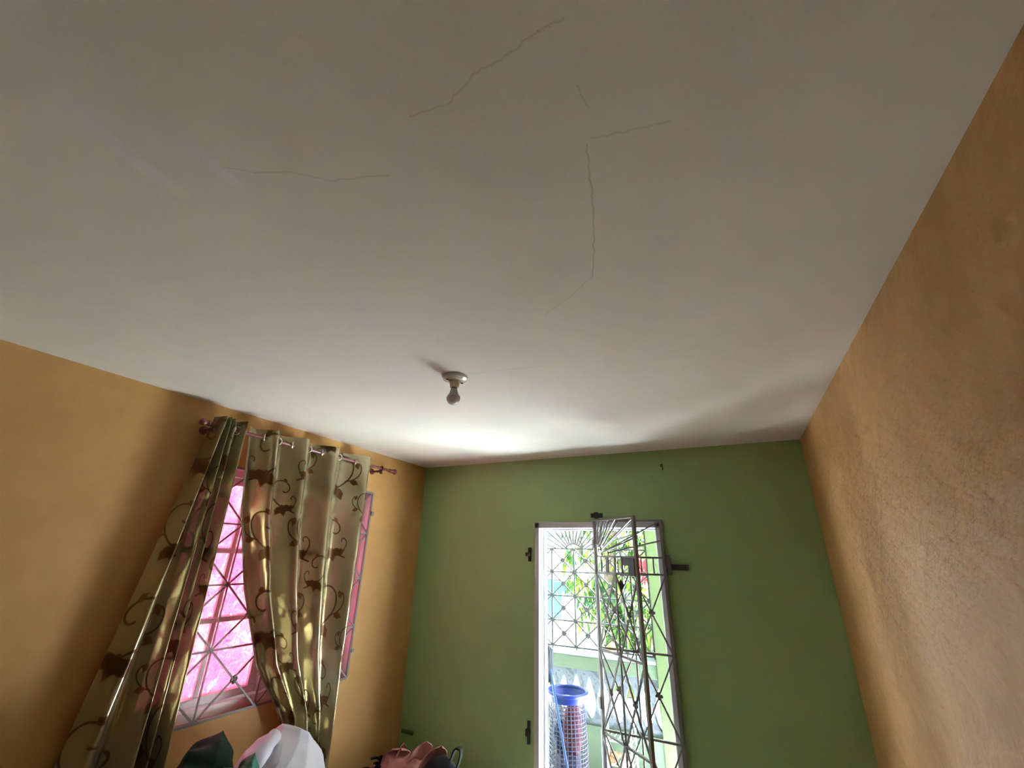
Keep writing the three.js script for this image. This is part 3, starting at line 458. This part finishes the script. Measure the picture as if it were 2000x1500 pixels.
// ---------------------------------------------------------------- yard
const soil = dataTex(512, (u, v) => { const a = fbm(u, v, 8, 6, 110), b = fbm(u, v, 60, 2, 114); const k = .90 + (a - .5) * .2 + (b - .5) * .08; return [k, k * .985, k * .96]; }, true);
{ const g = new THREE.PlaneGeometry(90, 90, 60, 60).rotateX(-Math.PI / 2), p = g.attributes.position; for (let i = 0; i < p.count; i++) p.setY(i, (fbm(p.getX(i) / 90 + .5, p.getZ(i) / 90 + .5, 12, 3, 7) - .5) * .05); g.computeVertexNormals(); g.translate(-5, OUT - .02, -10);
  struct(mesh('ground', g, mat(0xffffff, { map: rep(soil, 30), roughness: .95 })), 'bright sunlit bare ground of the yard', 'ground'); }
{ const g = new THREE.PlaneGeometry(90, 36, 40, 20).rotateX(-Math.PI / 2), p = g.attributes.position; for (let i = 0; i < p.count; i++) p.setY(i, (fbm(p.getX(i) / 90 + .5, p.getZ(i) / 36 + .5, 14, 3, 17) - .5) * .06); g.computeVertexNormals(); g.translate(-5, OUT + .04, -27.2);
  const lawn = dataTex(512, (u, v) => { const a = fbm(u, v, 9, 6, 130), b = fbm(u, v, 90, 2, 131); const k = .8 + (a - .5) * .9 + (b - .5) * .4; return [.34 * k, .335 * k, .2 * k]; }, true);
  struct(mesh('lawn', g, mat(0xffffff, { map: rep(lawn, 20, 8), roughness: 1 })), 'dry grass lawn at the back of the yard', 'lawn'); }
// leaves
function leafGeo(L, W, droop) { const P = [], I = [], n = 5; for (let i = 0; i <= n; i++) { const t = i / n, w = W * Math.sin(Math.PI * (0.06 + .94 * t) ** .8) * .5, y = -droop * t * t * L; P.push(-w, y + w * .25, t * L, 0, y, t * L, w, y + w * .25, t * L); } for (let i = 0; i < n; i++) { const a = i * 3; I.push(a, a + 3, a + 1, a + 1, a + 3, a + 4, a + 1, a + 4, a + 2, a + 2, a + 4, a + 5); } const g = new THREE.BufferGeometry(); g.setAttribute('position', new THREE.Float32BufferAttribute(P, 3)); g.setAttribute('uv', new THREE.Float32BufferAttribute(new Array(P.length / 3 * 2).fill(0), 2)); g.setIndex(I); g.computeVertexNormals(); return g; }
const leafM = [lin(.02, .065, .004), lin(.038, .095, .006), lin(.085, .125, .008), lin(.012, .05, .016)].map(c => mat(c, { roughness: .75, specularIntensity: .35, transmission: .35, thickness: 0, side: THREE.DoubleSide }));
const barkM = mat(lin(.16, .12, .09), { roughness: .95, bumpMap: rep(bumpCoarse, 4), bumpScale: .02 });
function tree(name, label, pos, spots, leaf, nPart, nStuff, trunkPts, spread, grp) { // spots: boxes [x0,x1,y0,y1,z0,z1,weight] that the clusters fill
  const g = group(name, pos); tag(g, label, 'tree', grp); const tot = spots.reduce((a, s) => a + s[6], 0);
  trunkPts.forEach((t, i) => mesh(i ? 'branch' : 'trunk', tube(t[0].map(q => V(...q)), t[1], 14, 8), barkM, g));
  const m4 = new THREE.Matrix4(), q = new THREE.Quaternion(), e = new THREE.Euler(), out = [];
  const total = nPart + nStuff; let c = null, left = 0;
  while (out.length < total) {
    if (left <= 0) { let k = rnd() * tot, s = spots[0]; for (const t of spots) { k -= t[6]; if (k <= 0) { s = t; break; } } c = [rr(s[0], s[1]), rr(s[2], s[3]), rr(s[4], s[5])]; left = 9 + Math.floor(rnd() * 9); }
    left--; e.set(rr(.1, 1.25), rr(0, 6.283), rr(-.4, .4), 'YXZ'); q.setFromEuler(e); const k = rr(.6, 1.15);
    out.push([m4.compose(V(c[0] + rr(-1, 1) * spread, c[1] + rr(-1, 1) * spread, c[2] + rr(-1, 1) * spread), q, V(k, k, k)).clone(), c[2]]);
  }
  out.sort((a, b) => b[1] - a[1]);
  out.slice(0, nPart).forEach(([mm], i) => { const o = mesh('leaf', leaf, leafM[Math.floor(rnd() * 4)], g); mm.decompose(o.position, o.quaternion, o.scale); });
  if (nStuff) { const im = new THREE.InstancedMesh(leaf, mat(0xffffff, { roughness: .75, specularIntensity: .35, transmission: .35, thickness: 0, side: THREE.DoubleSide }), nStuff); im.name = 'foliage'; im.userData.kind = 'stuff'; out.slice(nPart).forEach(([mm], i) => { im.setMatrixAt(i, mm); im.setColorAt(i, leafM[Math.floor(rnd() * 4)].color); }); add(im, g); }
  return g;
}
const mangoLeaf = leafGeo(.24, .055, .35), broadLeaf = leafGeo(.12, .075, .2);
tree('mango_tree', 'mango tree with drooping long leaves behind the porch grille', [-2.0, OUT, -8.2],
  [[-.72, .9, 1.5, 3.6, -.6, .7, 5], [-.55, .9, .9, 1.6, -.5, .6, 3], [-.1, .9, .3, 1.0, -.4, .6, 2], [-1.2, 1.2, 2.5, 4.3, -1, .8, 3]], mangoLeaf, 300, 2600,
  [[[[.1, 0, -.2], [.05, .9, -.25], [-.1, 1.7, -.2], [0, 2.6, -.2]], .11], [[[-.05, 1.4, -.2], [-.5, 2.1, 0], [-.9, 2.7, .1]], .05], [[[0, 1.6, -.2], [.5, 2.2, .1], [.9, 2.6, .2]], .05]], .16);
tree('leafy_shrub', 'yellowish leafy shrub low beside the olive porch pillar', [-1.12, OUT, -6.2], [[-.16, .3, .7, 1.5, -.3, .3, 1], [-.1, .35, 1.4, 2.3, -.3, .3, 1]], broadLeaf, 220, 0, [[[[.05, 0, 0], [.02, .7, 0], [.1, 1.5, 0]], .018], [[[.03, .5, 0], [-.1, 1.0, .1], [-.08, 1.4, .1]], .012]], .1);
// hibiscus in front of the shrub
{
  const petal = (() => { const g = new THREE.SphereGeometry(1, 10, 8); g.scale(.045, .012, .055); g.translate(0, .012, .058); g.rotateX(-.35); return g; })();
  const red = mat(lin(.30, .008, .016), { roughness: .55 });
  for (const [x, y, z, s, lab] of [[-.995, 1.745, -5.7, 1.15, 'large red hibiscus flower beside the olive porch pillar'], [-.985, 1.615, -5.72, .7, 'smaller red hibiscus flower just below the large one']]) {
    const g = group('hibiscus_flower', [x, y, z]); tag(g, lab, 'flower');
    for (let k = 0; k < 5; k++) { const o = mesh('petal', petal, red, g); o.rotation.set(1.2, 0, 0, 'XYZ'); o.rotateY(k * Math.PI * .4); o.scale.setScalar(s); }
    mesh('pistil', tube([V(0, 0, 0), V(.005, -.01, .05), V(.01, -.03, .09)], .004, 8, 5), mat(lin(.8, .4, .08)), g);
    mesh('stalk', tube([V(0, 0, 0), V(.03, -.05, -.06), V(.06, -.35, -.16), V(.05, -.8, -.3)], .005, 14, 5), mat(lin(.08, .16, .03)), g);
  }
}
// clothes line with washing
{
  const g = group('clothes_line'); tag(g, 'clothes line strung across the yard beyond the porch', 'clothes line');
  mesh('line', tube([V(-5.4, 1.72, -9.3), V(-4.2, 1.42, -9.2), V(-3.0, 1.40, -9.15), V(-2.2, 1.62, -9.1)], .006, 30, 5), mat(lin(.5, .5, .5)), g);
  for (const [x, z] of [[-5.4, -9.3], [-2.2, -9.1]]) bar('post', g, V(x, OUT - .02, z), V(x, 1.85, z), .05, .05, barkM, true);
  const cloth = (name, lab, pts, col, x, z) => { const s = new THREE.Shape(pts.map(p => new THREE.Vector2(...p))), ge = new THREE.ExtrudeGeometry(s, { depth: .02, bevelEnabled: true, bevelSize: .006, bevelThickness: .006, bevelSegments: 1 }); const o = tag(mesh(name, ge, mat(col)), lab, 'clothing'); o.position.set(x, 0, z); };
  cloth('blue_shirt', 'blue shirt hanging on the clothes line', [[-.2, 1.41], [.2, 1.41], [.34, 1.2], [.27, 1.14], [.19, 1.22], [.17, .7], [-.19, .66], [-.18, 1.2], [-.26, 1.12], [-.34, 1.18]], lin(.01, .06, .2), -3.5, -9.19);
  cloth('yellow_cloth', 'yellow cloth hanging on the clothes line', [[-.14, 1.39], [.14, 1.4], [.12, 1.12], [-.12, 1.06]], lin(.3, .2, .016), -2.92, -9.15);
}
struct(mesh('yard_wall', boxAt(-5.75, -5.5, OUT - .05, 2.4, -26, -5.6), mat(lin(.52, .53, .54), { bumpMap: rep(bumpWall, 2), bumpScale: .008 })), 'pale rendered wall along the left side of the yard', 'wall');
// neighbour's pale house
{
  const g = group('neighbour_house', [-9.2, OUT, -19]); tag(g, 'pale house with a light blue roof far beyond the yard', 'house');
  const wm = mat(lin(.6, .6, .58)), rm = mat(lin(.30, .38, .44));
  mesh('house_wall', boxAt(-4.2, 3.2, 0, 2.9, -3, 0), wm, g);
  const s = new THREE.Shape([[-3.4, 0], [.4, 0], [-1.5, 1.2]].map(p => new THREE.Vector2(...p))); mesh('roof', new THREE.ExtrudeGeometry(s, { depth: 8.2, bevelEnabled: false }).rotateY(Math.PI / 2).translate(-4.6, 2.9, 0), rm, g);
  for (const x of [-2.6, .2, 2.1]) { const f = mesh('house_window', boxAt(x - .55, x + .55, 1.0, 2.2, -.02, .05), mat(lin(.7, .7, .7)), g); for (const dx of [-.27, .27]) mesh('pane', boxAt(x + dx - .22, x + dx + .22, 1.08, 2.12, .045, .06), mat(lin(.08, .1, .13), { roughness: .1 }), f); }
}
tree('hedge_bush', 'dense dark hedge across the yard right of the mango tree', [2.2, OUT, -8.6], [[-2.4, 3.2, .2, 3.2, -.8, .8, 1]], broadLeaf, 0, 6000, [[[[0, 0, 0], [.05, .8, .1], [0, 1.9, 0]], .06], [[[-1.4, 0, 0], [-1.45, .8, .1], [-1.4, 1.8, 0]], .05], [[[1.6, 0, 0], [1.65, .8, .1], [1.6, 1.8, 0]], .05]], .14);
// outside the pink window: a pale boundary wall and a hedge
struct(mesh('boundary_wall', boxAt(-6.6, -6.4, OUT, 1.5, -12, 4), mat(lin(.62, .58, .54), { bumpMap: rep(bumpWall, 2), bumpScale: .01 })), 'pale rendered boundary wall outside the pink window', 'wall');
tree('hedge_bush', 'dense bush growing outside the pink window', [-5.2, OUT, -3.4], [[-.6, .6, .3, 2.3, -1.6, 1.6, 1]], broadLeaf, 0, 2400, [[[[0, 0, 0], [.05, .8, .1], [0, 1.6, 0]], .05]], .12);

renderer.render(scene, camera);
